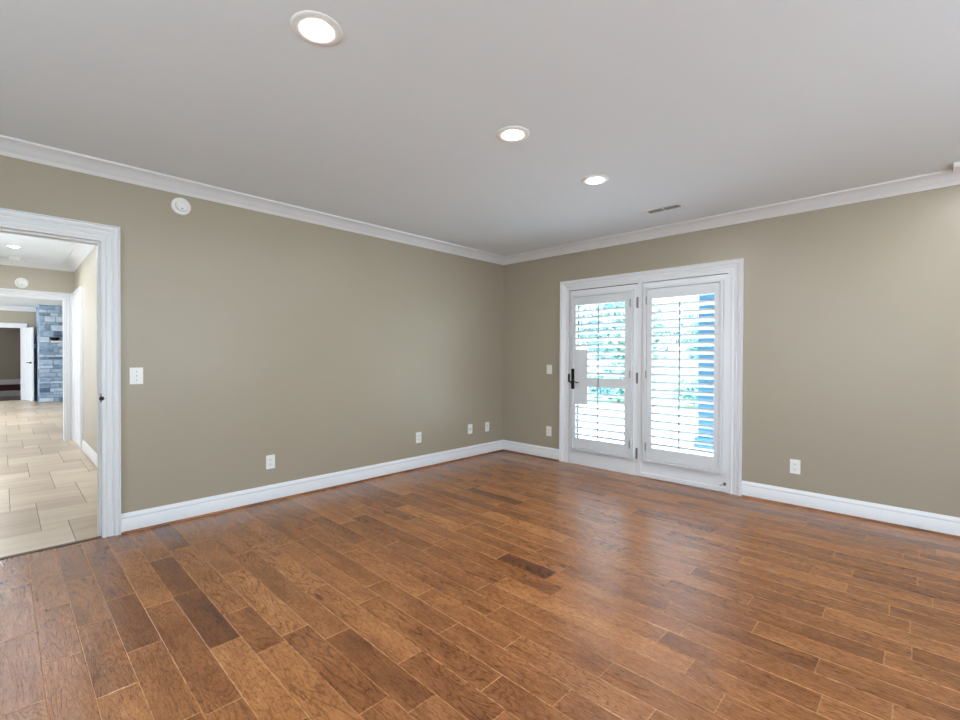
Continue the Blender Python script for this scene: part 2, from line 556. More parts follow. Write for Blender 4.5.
# ------------------------------------------------------------------ shell
DW0, DW1, DH = -5.00, -4.05, 1.985       # doorway in left wall
T = .13
bm = newbox(-T, 0, DW1, .15, -.1, 2.7)
box(bm, -T, 0, RY - .15, DW0, -.1, 2.7)
box(bm, -T, 0, DW0, DW1, DH, 2.7)
struct('wall_left', bm, M['paint'])
FX0, FX1, FH = .985, 2.69, 1.985         # french door opening
bm = newbox(0, FX0, 0, .15, -.1, 2.7)
box(bm, FX1, RX + .15, 0, .15, -.1, 2.7)
box(bm, FX0, FX1, 0, .15, FH, 2.7)
struct('wall_back', bm, M['paint'])
bm = bmesh.new()
ys = [RY - .15, -5.25, -3.95, -2.85, -1.55, 0]
for a, b, hole in ((ys[0], ys[1], 0), (ys[1], ys[2], 1), (ys[2], ys[3], 0), (ys[3], ys[4], 1), (ys[4], ys[5], 0)):
    if hole:
        box(bm, RX, RX + .15, a, b, -.1, .7); box(bm, RX, RX + .15, a, b, 2.2, 2.7)
    else:
        box(bm, RX, RX + .15, a, b, -.1, 2.7)
struct('wall_right', bm, M['paint'])
bm = newbox(-T, 1.8, RY - .15, RY, -.1, 2.7)
box(bm, 4.2, RX + .15, RY - .15, RY, -.1, 2.7)
box(bm, 1.8, 4.2, RY - .15, RY, -.1, .7)
box(bm, 1.8, 4.2, RY - .15, RY, 2.2, 2.7)
struct('wall_front', bm, M['paint'])
for k, (cx, cy, wd, rz) in enumerate(((RX + .08, -2.2, 1.3, math.pi / 2), (RX + .08, -4.6, 1.3, math.pi / 2), (3.0, RY - .08, 2.4, 0))):
    bm = bmesh.new()
    h = wd / 2
    for a in (-h, 0, h):
        box(bm, a - .03, a + .03, -.03, .03, .7, 2.2)
    for z in (.73, 1.45, 2.17):
        box(bm, -h, h, -.028, .028, z - .03, z + .03)
    wo = struct('added_window_%d' % (k + 1), bm, M['trim'], loc=(cx, cy, 0), rot=(0, 0, rz))  # frames added in unseen walls to hold the fill lamps
    struct('pane', newbox(-h, h, -.004, .004, .72, 2.18), M['glass'], parent=wo)
struct('ceiling', newbox(0, RX, RY, 0, CZ, CZ + .12), M['ceil'])
struct('roof', newbox(-14, RX + .5, -9, .5, 2.72, 2.86), M['trim'])

CROWN = [(0, -.080), (.006, -.080), (.012, -.074), (.016, -.066), (.030, -.058), (.052, -.040), (.078, -.024), (.100, -.018), (.112, -.012), (.118, -.011), (.122, 0), (0, 0)]
BASE = [(0, 0.012), (.016, .012), (.016, .092), (.013, .098), (.015, .104), (.015, .112), (.010, .120), (.006, .127), (.004, .133), (0, .134)]
SHOE = [(0, 0.0), (.024, 0.0), (.023, .005), (.020, .011), (.012, .015), (0, .016)]
Z = (0, 0, 1)


def run(name, prof, p0, p1, out, z, m, m0, m1, label=None):
    p0, p1 = Vector((*p0, z)), Vector((*p1, z))
    d = (p1 - p0).normalized()
    bm = sweep(bmesh.new(), prof, p0, d, (p1 - p0).length, out, Z, m0, m1)
    return struct(name, bm, m, label=label, smooth=True)


E_, W_, N_, S_ = (1, 0, 0), (-1, 0, 0), (0, 1, 0), (0, -1, 0)
n_trim = [2]


def trimname():
    n_trim[0] += 1
    return 'trim_%d' % n_trim[0]


run(trimname(), CROWN, (0, RY), (0, 0), E_, CZ, M['trim'], 1, -1, 'white crown moulding on left wall')
run(trimname(), CROWN, (0, 0), (RX, 0), S_, CZ, M['trim'], 1, -1, 'white crown moulding on back wall')
run(trimname(), CROWN, (RX, RY), (RX, 0), W_, CZ, M['trim'], 1, -1)
run(trimname(), CROWN, (0, RY), (RX, RY), N_, CZ, M['trim'], 1, -1)
run('baseboard_left', BASE, (0, -3.955), (0, 0), E_, 0, M['trim'], 0, -1)
run('baseboard_back', BASE, (0, 0), (.888, 0), S_, 0, M['trim'], 1, 0)
run('baseboard_back_right', BASE, (2.785, 0), (RX, 0), S_, 0, M['trim'], 0, -1)
run('baseboard_right', BASE, (RX, RY), (RX, 0), W_, 0, M['trim'], 1, -1)
run('baseboard_front', BASE, (0, RY), (RX, RY), N_, 0, M['trim'], 1, -1)
bm = bmesh.new()
sweep(bm, SHOE, (0, -3.945, 0), N_, 3.945, E_, Z, 0, -1)
struct(trimname(), bm, M['shoe'], label='stained wood shoe moulding along left wall')
bm = bmesh.new()
sweep(bm, SHOE, (0, 0, 0), E_, .885, S_, Z, 1, 0)
struct(trimname(), bm, M['shoe'], label='stained wood shoe moulding by the corner')
bm = bmesh.new()
sweep(bm, SHOE, (2.79, 0, 0), E_, RX - 2.79, S_, Z, 0, -1)
struct(trimname(), bm, M['shoe'], label='stained wood shoe moulding under right baseboard')

# casing: a = from inner edge outward, b = depth off the wall
CAS = [(0, 0), (0, .010), (.006, .014), (.017, .014), (.021, .006), (.027, .005), (.033, .010), (.050, .016), (.054, .008), (.059, .008), (.064, .018), (.078, .027), (.084, .027), (.087, .020), (.090, .020), (.093, .030), (.098, .030), (.100, .026), (.100, 0)]


def casing(bm, origin, along, out, x0, x1, h, wd=.10, sides=(1, 1), depth=1.0, zbot=0.0):
    """opening from x0 to x1 along 'along', head at h; profile scaled to width wd"""
    o, al = Vector(origin), Vector(along)
    pr = [(a * wd / .1, b * depth) for a, b in CAS]
    if sides[0]: sweep(bm, pr, o + al * x0 + Vector((0, 0, zbot)), Z, h - zbot, -al, out, 0, 1)
    if sides[1]: sweep(bm, pr, o + al * x1 + Vector((0, 0, zbot)), Z, h - zbot, al, out, 0, 1)
    sweep(bm, pr, o + al * x0 + Vector((0, 0, h)), al, x1 - x0, Z, out, -1 if sides[0] else 0, 1 if sides[1] else 0)
    return bm


# doorway to the hall: door_1 = jamb + casings
bm = bmesh.new()
casing(bm, (0, 0, 0), N_, E_, DW0, DW1, DH, .094, zbot=.0)
casing(bm, (-T, 0, 0), N_, W_, DW0, DW1, DH, .102)
d1 = struct('door_1', bm, M['trim'], label='white cased doorway to the tiled hall', smooth=True)
bm = newbox(-T - .001, .006, DW1 - .004, DW1 + .002, 0, DH)
box(bm, -T - .001, .006, DW0, DW0 + .012, 0, DH)
box(bm, -T - .001, .006, DW0 + .012, DW1 - .004, DH - .012, DH)
box(bm, -T + .01, -.045, DW1 - .014, DW1 - .004, 0, DH - .012)
box(bm, -T + .01, -.045, DW0 + .012, DW0 + .024, 0, DH - .012)
box(bm, -T + .01, -.045, DW0 + .024, DW1 - .014, DH - .024, DH - .012)
struct('door_jamb', bm, M['trim'], parent=d1)
bm = newbox(-.042, .002, DW1 - .0065, DW1 - .0042, .90, .96)
lathe(bm, [(.0, 0), (.014, 0), (.014, .004), (0, .004)], 20, Matrix.Translation((.010, DW1 - .004, .928)) @ Matrix.Rotation(math.pi / 2, 4, 'Y'))
struct('strike_plate', bm, M['bronze'], parent=d1)

# ------------------------------------------------------------------ hall
struct('ceiling_hall', newbox(-4.8, -T, -5.6, -3.8, CZ, CZ + .12), M['ceil'])
HE = -4.80
bm = newbox(HE, -T, -3.80, -3.68, -.1, 2.7)
struct('wall_hall_right', bm, M['hall_paint'])
bm = newbox(HE, -3.15, -5.72, -5.6, -.1, 2.7)
box(bm, -1.65, -T, -5.72, -5.6, -.1, 2.7)
box(bm, -3.15, -1.65, -5.72, -5.6, -.1, .85)
box(bm, -3.15, -1.65, -5.72, -5.6, 2.15, 2.7)
struct('wall_hall_left', bm, M['hall_paint'])
bm = bmesh.new()
for a in (-3.15, -2.4, -1.65): box(bm, a - .03, a + .03, -5.69, -5.63, .85, 2.15)
for z in (.88, 2.12): box(bm, -3.15, -1.65, -5.69, -5.63, z - .03, z + .03)
struct('added_window_5', bm, M['trim'])  # unseen frame added round the hall fill lamp
bm = newbox(HE - .15, HE, -3.9, -1.0, -.1, 2.7)
box(bm, HE - .15, HE, -8.5, -5.2, -.1, 2.7)
box(bm, HE - .15, HE, -5.2, -3.9, 1.99, 2.7)
struct('wall_hall_end', bm, M['hall_paint'])
run(trimname(), CROWN, (HE, -3.8), (-T, -3.8), S_, CZ, M['trim'], 1, -1, 'white crown moulding along hall side wall')
run(trimname(), CROWN, (HE, -5.6), (HE, -3.8), E_, CZ, M['trim'], 1, -1, 'white crown moulding over hall opening')
run(trimname(), CROWN, (-T, -5.6), (-T, -3.8), W_, CZ, M['trim'], 1, -1)
run('baseboard_hall_right', BASE, (-3.752, -3.8), (-T, -3.8), S_, 0, M['trim'], 0, 0)
bm = bmesh.new()
casing(bm, (HE, 0, 0), N_, E_, -5.2, -3.9, 1.99, .095)
casing(bm, (HE - .15, 0, 0), N_, W_, -5.2, -3.9, 1.99, .095)
box(bm, HE - .151, HE + .006, -3.912, -3.9, 0, 1.99)
box(bm, HE - .151, HE + .006, -5.2, -5.188, 0, 1.99)
box(bm, HE - .151, HE + .006, -5.188, -3.912, 1.978, 1.99)
struct('door_2', bm, M['trim'], label='white cased opening at the end of the hall', smooth=True)
# closed white door in the hall's right wall
bm = casing(bmesh.new(), (0, -3.8, 0), E_, S_, -4.68, -3.84, 2.0, .085)
d3 = struct('door_3', bm, M['trim'], label='white casing and door at far end of the hall side wall', smooth=True)
bm = newbox(-4.68, -3.84, -3.805, -3.80, 0, 2.0)
for (a, b, c, d_) in ((-4.58, -4.36, .25, .95), (-4.28, -4.06, .25, .95), (-4.58, -4.36, 1.1, 1.85), (-4.28, -4.06, 1.1, 1.85)):
    box(bm, a, b, -3.809, -3.805, c, d_, bev=.0015)
struct('door_panel', bm, M['trim'], parent=d3)
struct('hinge', newbox(-3.865, -3.845, -3.822, -3.81, 1.78, 1.88, bev=.002), M['hinge'], parent=d3)

# ------------------------------------------------------------------ living room beyond
FW = -13.40
struct('ceiling_living', newbox(FW, HE - .15, -8.5, -1.0, CZ, CZ + .12), M['ceil'])
bm = newbox(FW - .15, FW, -4.16, -1.0, -.1, 2.7)
box(bm, FW - .15, FW, -8.5, -5.0, -.1, 2.7)
box(bm, FW - .15, FW, -5.0, -4.16, 1.93, 2.7)
struct('wall_living_end', bm, M['paint'])
struct('wall_living_right', newbox(FW - .15, HE - .15, -1.0, -.88, -.1, 2.7), M['paint'])
bm = newbox(FW - .15, -11.5, -8.62, -8.5, -.1, 2.7)
box(bm, -6.5, HE, -8.62, -8.5, -.1, 2.7)
box(bm, -11.5, -6.5, -8.62, -8.5, -.1, .35)
box(bm, -11.5, -6.5, -8.62, -8.5, 2.3, 2.7)
struct('wall_living_left', bm, M['paint'])
bm = bmesh.new()
for a in (-11.5, -9.83, -8.17, -6.5): box(bm, a - .04, a + .04, -8.58, -8.52, .35, 2.3)
for z in (.38, 2.27): box(bm, -11.5, -6.5, -8.58, -8.52, z - .04, z + .04)
struct('added_window_4', bm, M['trim'])  # unseen frame added round the living room fill lamp
CR2 = [(a * 1.1, b * 1.35) for a, b in CROWN]
run(trimname(), CR2, (FW, -8.5), (FW, -1.0), E_, CZ, M['trim'], 0, 0, 'white crown moulding on the far living room wall')
run(trimname(), CROWN, (HE - .15, -8.5), (HE - .15, -1.0), W_, CZ, M['trim'], 0, 0)
run('baseboard_living', BASE, (FW, -4.05), (FW, -3.88), E_, 0, M['trim'], 0, 0)
bm = casing(bmesh.new(), (FW, 0, 0), N_, E_, -5.0, -4.16, 1.93, .11)
box(bm, FW - .151, FW + .004, -4.172, -4.16, 0, 1.93)
box(bm, FW - .151, FW + .004, -5.0, -4.172, 1.918, 1.93)
struct('door_4', bm, M['trim'], label='white door casing in the far living room wall', smooth=True)
# open door leaf, hinged on the right jamb
leaf = empty('interior_door', (FW + .03, -4.165, 0), (0, 0, math.radians(15)),
             'open white panelled door with dark lever in far room beside the stone', 'door')
bm = newbox(0.0, .76, -.018, .018, .012, 1.915, bev=.003)
for (a, b, c, d_) in ((.10, .34, .2, .9), (.42, .66, .2, .9), (.10, .34, 1.05, 1.78), (.42, .66, 1.05, 1.78)):
    box(bm, a, b, -.022, -.018, c, d_, bev=.0015)
    box(bm, a, b, .018, .022, c, d_, bev=.0015)
obj('door_slab', bm, M['trim'], leaf)
bm = bmesh.new()
lathe(bm, [(.028, 0), (.028, .01), (.012, .014), (.012, .05), (0, .05)], 20, Matrix.Translation((.70, -.018, 1.0)) @ Matrix.Rotation(math.pi / 2, 4, 'X'))
tube(bm, (.70, -.065, 1.0), (.58, -.065, 1.0), .010)
lathe(bm, [(.028, 0), (.028, .01), (.012, .014), (.012, .05), (0, .05)], 20, Matrix.Translation((.70, .018, 1.0)) @ Matrix.Rotation(-math.pi / 2, 4, 'X'))
tube(bm, (.70, .065, 1.0), (.58, .065, 1.0), .010)
obj('door_lever', bm, M['bronze'], leaf)

# far room behind it: raised floor with dark carpet
R3 = -19.3
struct('floor_far_lower', newbox(-15.24, FW - .001, -7, -2, -.1, -.0), M['wood'])
struct('floor_far', newbox(R3, -15.27, -7, -2, -.1, .15), M['carpet'], label='dark red patterned carpet of the raised far room')
struct(trimname(), newbox(-15.27, -15.24, -7, -2, -.1, .155), M['trim'], label='white riser below the dark carpet')
struct('wall_far', newbox(R3 - .1, R3, -7, -2, -.1, 2.7), M['paint'])
struct('wall_far_right', newbox(R3, FW - .15, -2.1, -2, -.1, 2.7), M['paint'])
struct('wall_far_left', newbox(R3, FW - .15, -7, -6.9, -.1, 2.7), M['paint'])
struct('ceiling_far', newbox(R3, FW - .15, -7, -2, 2.5, 2.6), M['ceil'])
struct('baseboard_far', newbox(R3, R3 + .02, -6.9, -2.1, .15, .33, bev=.004), M['trim'])

# stone chimney
ch = empty('stone_fireplace', (-12.2, -3.87, 0), (0, 0, 0), 'floor-to-ceiling blue grey stone chimney with white mantel in the living room', 'fireplace')
cs = Slabs()
CW = 2.2
rr_ = random.Random(5)
z = 0.0
while z < 2.47:
    hgt = rr_.choice([.06, .08, .11, .15]); z1 = min(z + hgt, 2.474)
    y = 0.0
    first = True
    while y < CW:
        wd = rr_.uniform(.09, .34); y1 = min(y + wd, CW)
        cs.add(y + .006, y1 - .006, z + .006, z1 - .006, -.01, .02 + rr_.uniform(0, .02), .008, rr_.choice([.1, .3, .45, .5, .55, .6, .65, .75, .85]))
        y = y1
    z = z1
obj('chimney_core', newbox(-1.15, 0.0, .0, CW, 0, 2.474), M['mortar'], ch)
# front face: local (x,y,z) -> world (z, x, y)
cs.build('stone_facing', M['stone'], ch, Matrix(((0, 0, 1), (1, 0, 0), (0, 1, 0))))
cs2 = Slabs()
z = 0.0
while z < 2.47:
    z1 = min(z + rr_.choice([.1, .15, .19]), 2.474); x = 0
    while x < 1.15:
        x1 = min(x + rr_.uniform(.15, .4), 1.15)
        cs2.add(x + .006, x1 - .006, z + .006, z1 - .006, -.01, .012, .006, rr_.choice([.3, .5, .6, .7]))
        x = x1
    z = z1
cs2.build('stone_facing', M['stone'], ch, Matrix(((-1, 0, 0), (0, 0, -1), (0, 1, 0))))
obj('mantel_shelf', newbox(.02, .26, .22, CW - .22, 1.525, 1.565, bev=.006), M['trim'], ch)
bm = bmesh.new()
lathe(bm, [(0, 0), (.05, 0), (.085, .03), (.10, .08), (.095, .085), (.08, .04), (0, .02)], 24)
b_ = obj('bowl', bm, M['bronze'], smooth=True, loc=(-12.045, -3.585, 1.566))
tag(b_, 'small dark bowl on the white mantel of the stone chimney', 'bowl')
# small devices on the far wall
def plate_device(name, w_, h_, label, cat, loc, rz, group=None):
    e = empty(name, loc, (0, 0, rz), label, cat, group)
    obj('cover_plate', newbox(-w_ / 2, w_ / 2, -.006, 0, -h_ / 2, h_ / 2, bev=.0022), M['plastic'], e)
    return e


LWALL = math.pi / 2      # local -y faces +x
e = plate_device('light_switch', .075, .12, 'small white switch on tan wall between open far door and stone chimney', 'light switch', (FW, -3.90, 1.44), LWALL)
obj('rocker', newbox(-.016, .016, -.010, -.006, -.033, .033, bev=.0015), M['plastic'], e)

# ------------------------------------------------------------------ french doors
d5 = struct('door_5', casing(bmesh.new(), (0, 0, 0), E_, S_, FX0, FX1, FH, .096), M['trim'], label='white casing around the shuttered french doors', smooth=True)
bm = newbox(FX0, 1.003, -.006, .15, 0, FH)
box(bm, 2.665, FX1, -.006, .15, 0, FH)
box(bm, 1.003, 2.665, -.006, .15, 1.972, FH)
box(bm, 1.003, 2.665, .0, .15, -.05, .004)
box(bm, 1.826, 1.866, -.008, .06, .004, 1.972)
box(bm, 1.003, 2.665, .047, .075, 1.93, 1.975)
box(bm, 1.003, 1.03, .047, .075, .004, 1.93)
box(bm, 2.638, 2.665, .047, .075, .004, 1.93)
box(bm, 1.80, 1.89, .061, .075, .004, 1.93)
obj('door_frame', bm, M['trim'], d5)
# dark weather strip in the gap round the moving leaf
bm = newbox(1.003, 1.826, .012, .020, 1.964, 1.972)
box(bm, 1.003, 1.009, .012, .020, .01, 1.964)
obj('weather_strip', bm, M['dark'], d5)


def leaf_door(name, x0, x1, y0, label):
    gx0, gx1, gz0, gz1 = x0 + .085, x1 - .085, .25, 1.83
    y1 = y0 + .045
    bm = newbox(x0, gx0, y0, y1, .006, 1.963)
    box(bm, gx1, x1, y0, y1, .006, 1.963)
    box(bm, gx0, gx1, y0, y1, .006, gz0)
    box(bm, gx0, gx1, y0, y1, gz1, 1.963)
    s = struct(name, bm, M['trim'], label=label)
    obj('glass_pane', newbox(gx0, gx1, y0 + .024, y0 + .030, gz0, gz1), M['glass'], s)
    bm = newbox(gx0, gx0 + .012, y0 + .030, y0 + .040, gz0, gz1)
    box(bm, gx1 - .012, gx1, y0 + .030, y0 + .040, gz0, gz1)
    obj('glazing_gasket', bm, M['dark'], s)
    return s


dl = leaf_door('door_6', 1.009, 1.821, 0.0, 'left leaf of the white french doors')
dr = leaf_door('door_7', 1.868, 2.663, 0.0, 'fixed right leaf of the white french doors')
bm = newbox(1.868, 2.663, -.012, 0, .006, .045, bev=.002)
obj('door_bottom_rail', bm, M['trim'], dr)
for zc in (1.772, 1.0, .228):
    bm = bmesh.new()
    tube(bm, (1.822, -.008, zc - .055), (1.822, -.008, zc + .055), .0085, 14)
    box(bm, 1.806, 1.838, -.004, .002, zc - .055, zc + .055)
    obj('hinge', bm, M['hinge'], dl)
# lever handle set on the left leaf
hd = obj('escutcheon', newbox(1.042, 1.074, -.022, 0, .850, 1.08, bev=.005), M['bronze'], dl)
bm = bmesh.new()
tube(bm, (1.058, -.020, .93), (1.058, -.056, .93), .010)
tube(bm, (1.058, -.052, .93), (1.10, -.054, .935), .0085)
tube(bm, (1.10, -.054, .935), (1.155, -.052, .926), .006)
lathe(bm, [(.018, 0), (.018, .008), (0, .008)], 20, Matrix.Translation((1.058, -.022, .93)) @ Matrix.Rotation(math.pi / 2, 4, 'X'))
obj('door_lever', bm, M['bronze'], dl, smooth=True)
bm = newbox(1.052, 1.064, -.038, -.022, 1.015, 1.035, bev=.002)
obj('thumb_turn', bm, M['bronze'], dl)
obj('latch_keeper', newbox(.999, 1.017, -.020, -.006, .925, 1.02, bev=.003), M['bronze'], d5)


def shutter(x0, x1, z0, z1, lx0, lx1, lz0, lz1, label, cut, hinge_x, rod_x, midrail):
    t = empty('plantation_shutter', ((x0 + x1) / 2, 0, z0), (0, 0, 0), label, 'shutter')
    cx = (x0 + x1) / 2
    X = lambda a: a - cx
    Zz = lambda a: a - z0
    # outer frame fixed to the door, then the hinged panel inside it
    fw = .022
    if cut:
        bm = newbox(X(x0), X(x0 + fw), -.046, 0, 0, Zz(.843), bev=.003)
        box(bm, X(x0), X(x0 + fw), -.046, 0, Zz(1.087), z1 - z0, bev=.003)
    else:
        bm = newbox(X(x0), X(x0 + fw), -.046, 0, 0, z1 - z0, bev=.003)
    box(bm, X(x1 - fw), X(x1), -.046, 0, 0, z1 - z0, bev=.003)
    box(bm, X(x0 + fw), X(x1 - fw), -.046, 0, 0, fw, bev=.003)
    box(bm, X(x0 + fw), X(x1 - fw), -.046, 0, z1 - z0 - fw, z1 - z0, bev=.003)
    obj('shutter_frame', bm, M['shutter'], t)
    px0, px1, pz0, pz1 = x0 + fw + .003, x1 - fw - .003, z0 + fw + .003, z1 - fw - .003
    bm = newbox(X(px0), X(lx0), -.038, -.008, Zz(pz0), Zz(pz1), bev=.002)
    if cut:
        # left stile broken open round the lever: rebuild as a stile with a half-round notch
        bm.free(); bm = bmesh.new()
        box(bm, X(px0), X(lx0), -.038, -.008, Zz(pz0), Zz(cut[2]), bev=.002)
        box(bm, X(px0), X(lx0), -.038, -.008, Zz(cut[3]), Zz(pz1), bev=.002)
    box(bm, X(lx1), X(px1), -.038, -.008, Zz(pz0), Zz(pz1), bev=.002)
    box(bm, X(lx0), X(lx1), -.038, -.008, Zz(pz0), Zz(lz0), bev=.001)
    box(bm, X(lx0), X(lx1), -.038, -.008, Zz(lz1), Zz(pz1), bev=.001)
    obj('panel_frame', bm, M['shutter'], t)
    if midrail:
        obj('divider_rail', newbox(X(cut[1] if cut else lx0), X(lx1), -.036, -.006, Zz(midrail[0]), Zz(midrail[1]), bev=.002), M['shutter'], t)
    # louvres: 89 mm elliptical blades, room edge raised
    pitch = .0763
    tilt = math.radians(26)
    bm = bmesh.new()
    zc = lz0 + .036
    yc = -.012
    while zc < lz1 - .01:
        if midrail and midrail[0] - .02 < zc < midrail[1] + .02:
            zc += pitch
            continue
        a0 = lx0 + .002
        if cut and cut[2] < zc < cut[3]: a0 = cut[1] + .002
        a1 = lx1 - .002
        r0, r1 = [], []
        for k in range(14):
            th = 2 * math.pi * k / 14
            u_, v_ = 0.0445 * math.cos(th), .0068 * math.sin(th)
            yy = yc + u_ * math.cos(tilt) + v_ * math.sin(tilt)
            zz = zc - u_ * math.sin(tilt) + v_ * math.cos(tilt)
            r0.append(bm.verts.new((X(a0), yy, Zz(zz)))); r1.append(bm.verts.new((X(a1), yy, Zz(zz))))
        for k in range(14):
            j = (k + 1) % 14
            bm.faces.new((r0[k], r0[j], r1[j], r1[k]))
        bm.faces.new(r0); bm.faces.new(list(reversed(r1)))
        zc += pitch
    obj('louvre_panel', bm, M['shutter'], t, smooth=True)
    if cut:
        # solid plate with a half-round opening for the lever
        cxh, czh, rad = 1.052, .965, .122
        bm = bmesh.new()
        zs = [cut[2], czh - rad] + [czh - rad * math.cos(math.pi * k / 24) for k in range(1, 24)] + [czh + rad, cut[3]]
        rows = []
        for zq in zs:
            hh = rad ** 2 - (zq - czh) ** 2
            xl = max(px0 - .004, cxh + (math.sqrt(hh) if hh > 0 else 0))
            rows.append([bm.verts.new((X(xa), ya, Zz(zq))) for xa in (xl, cut[1]) for ya in (-.032, -.010)])
        for ra, rb in zip(rows, rows[1:]):
            for a_, b__ in ((0, 2), (2, 3), (3, 1), (1, 0)):
                bm.faces.new((ra[a_], ra[b__], rb[b__], rb[a_]))
        for rw in (rows[0], rows[-1]):
            bm.faces.new((rw[0], rw[2], rw[3], rw[1]))
        obj('cutout_plate', bm, M['shutter'], t)
        obj('lever_recess', newbox(X(1.088), X(1.235), -.008, -.003, Zz(.80), Zz(1.13)), M['shutter'], t)
    bm = bmesh.new()
    box(bm, X(rod_x) - .006, X(rod_x) + .006, -.064, -.054, Zz(lz0 + .03), Zz(lz1 - .02), bev=.002)
    obj('tilt_rod', bm, M['rod'], t)
    for hz in (z1 - .135, (z0 + z1) / 2 + .0, z0 + .15):
        bm = newbox(X(hinge_x) - .007, X(hinge_x) + .007, -.0485, -.040, Zz(hz - .04), Zz(hz + .04), bev=.001)
        obj('hinge', bm, M['hinge_white'], t)
    return t


M['rod'] = mat('grey_tilt_rod', (0.30, 0.31, 0.31), 0.4)
M['hinge_white'] = mat('satin_nickel', (0.42, 0.42, 0.41), 0.35, 0.6)
shutter(1.062, 1.780, .170, 1.905, 1.110, 1.696, .305, 1.788, 'white plantation shutter on the french door with the black lever', (1.110, 1.258, .684, 1.295), 1.760, 1.405, (.885, .985))
shutter(1.908, 2.632, .170, 1.915, 1.984, 2.560, .310, 1.792, 'white plantation shutter on the french door without a lever', None, 1.928, 2.262, None)

ds = empty('door_stop', (2.653, -.012, .078), (0, 0, 0), 'small spring door stop with black tip at foot of french door', 'door stop')
bm = bmesh.new()
tube(bm, (-.0, 0, 0), (-.028, -.045, -.012), .005)
lathe(bm, [(.013, 0), (.013, .004), (.005, .006), (0, .006)], 16, Matrix.Rotation(math.pi / 2, 4, 'X'))
obj('stem', bm, M['chrome'], ds)
bm = bmesh.new()
lathe(bm, [(0, -.011), (.007, -.009), (.011, 0), (.007, .009), (0, .011)], 16, Matrix.Translation((-.0, -.012, .006)))
obj('tip', bm, M['dark'], ds, smooth=True)

# ------------------------------------------------------------------ electrical plates
def outlet(loc, rz, label, kind='duplex'):
    e = plate_device('wall_outlet' if kind == 'duplex' else 'data_outlet', .072, .115, label, 'outlet', loc, rz)
    if kind == 'duplex':
        for dz in (.0195, -.0195):
            bm = bmesh.new()
            lathe(bm, [(.0165, 0), (.0165, .003), (0, .003)], 24, Matrix.Translation((0, -.006, dz)) @ Matrix.Rotation(math.pi / 2, 4, 'X'))
            r = obj('receptacle', bm, M['plastic'], e)
            bm = newbox(-.0085, -.0062, -.0098, -.0088, dz - .002, dz + .007)
            box(bm, .0062, .0085, -.0098, -.0088, dz - .002, dz + .007)
            lathe(bm, [(.0026, 0), (.0026, .001), (0, .001)], 10, Matrix.Translation((0, -.0088, dz - .0085)) @ Matrix.Rotation(math.pi / 2, 4, 'X'))
            obj('slots', bm, M['dark'], r)
    else:
        bm = newbox(-.008, .008, -.009, -.006, -.009, .009, bev=.001)
        r = obj('jack', bm, M['grey_plastic'], e)
    return e


outlet((0, -2.957, .327), LWALL, 'white duplex outlet on left wall between the doorway and the other outlets')
outlet((0, -1.388, .335), LWALL, 'white outlet low on left wall right of centre, apart from the corner pair')
outlet((0, -.604, .340), LWALL, 'white jack plate on left wall, the one of the corner pair farther from the corner', 'data')
outlet((0, -.305, .335), LWALL, 'white outlet on left wall nearest the room corner')
outlet((.725, 0, .328), 0, 'white outlet low on back wall between the corner and french doors')
outlet((3.177, 0, .322), 0, 'white outlet on back wall right of the french doors')
e = plate_device('light_switch', .116, .115, 'white wide switch plate on left wall beside the hall doorway', 'light switch', (0, -3.866, 1.073), LWALL)
e.scale = (.66, 1, 1)
for dx in (-.023, .023):
    obj('switch_toggle', newbox(dx - .0165, dx + .0165, -.0085, -.006, -.033, .033, bev=.001), M['plastic'], e)
for zz in (-.03, 0, .03):
    obj('screw' if zz else 'indicator', newbox(-.004, .004, -.0085, -.006, zz - .004, zz + .004, bev=.001), M['grey_plastic'], e)
e = plate_device('light_switch', .072, .108, 'white single switch on back wall beside the french doors at lever height', 'light switch', (.728, 0, 1.063), 0)
obj('rocker', newbox(-.017, .017, -.010, -.006, -.034, .034, bev=.0015), M['plastic'], e)


def disc_alarm(name, r, label, loc, rot):
    e = empty(name, loc, rot, label, 'smoke detector')
    bm = bmesh.new()
    lathe(bm, [(0, 0), (r, 0), (r, .012), (r * .95, .018), (r * .9, .020)], 48, cap=False)
    lathe(bm, [(r * .9, .020), (r * .88, .018), (r * .62, .022), (r * .60, .034), (r * .52, .038), (0, .040)], 48, cap=False)
    obj('housing', bm, M['plastic'], e, smooth=True)
    bm = bmesh.new()
    n = 22
    ring = []
    for k in range(n + 1):
        a = math.radians(150) + math.radians(170) * k / n
        ring.append((a,))
    for k in range(n):
        a, b = ring[k][0], ring[k + 1][0]
        vs = [bm.verts.new((rr * math.cos(t), rr * math.sin(t), .0235)) for rr, t in ((r * .61, a), (r * .65, a), (r * .65, b), (r * .61, b))]
        vs2 = [bm.verts.new((v.co.x, v.co.y, .020)) for v in vs]
        bm.faces.new(vs)
        for q in range(4):
            bm.faces.new((vs[q], vs2[q], vs2[(q + 1) % 4], vs[(q + 1) % 4]))
    obj('vent_slot', bm, M['grey_plastic'], e)
    bm = bmesh.new()
    lathe(bm, [(.006, .034), (.006, .0415), (0, .0415)], 14, Matrix.Translation((0, -r * .35, -.0)))
    obj('test_button', bm, M['grey_plastic'], e)
    return e


disc_alarm('smoke_detector', .062, 'round white smoke detector high on the left wall near crown moulding', (0, -3.598, 2.306), (math.pi / 2, 0, math.pi / 2))
disc_alarm('smoke_detector', .068, 'round white detector on the hall end wall above the far opening', (HE, -4.33, 2.176), (math.pi / 2, 0, math.pi / 2))
e = empty('motion_sensor', (-4.52, -4.40, CZ), (0, 0, 0), 'small white block hung under the hall ceiling before the crown moulding', 'sensor')
obj('housing', newbox(-.04, .04, -.055, .055, -.045, 0, bev=.006), M['plastic'], e)


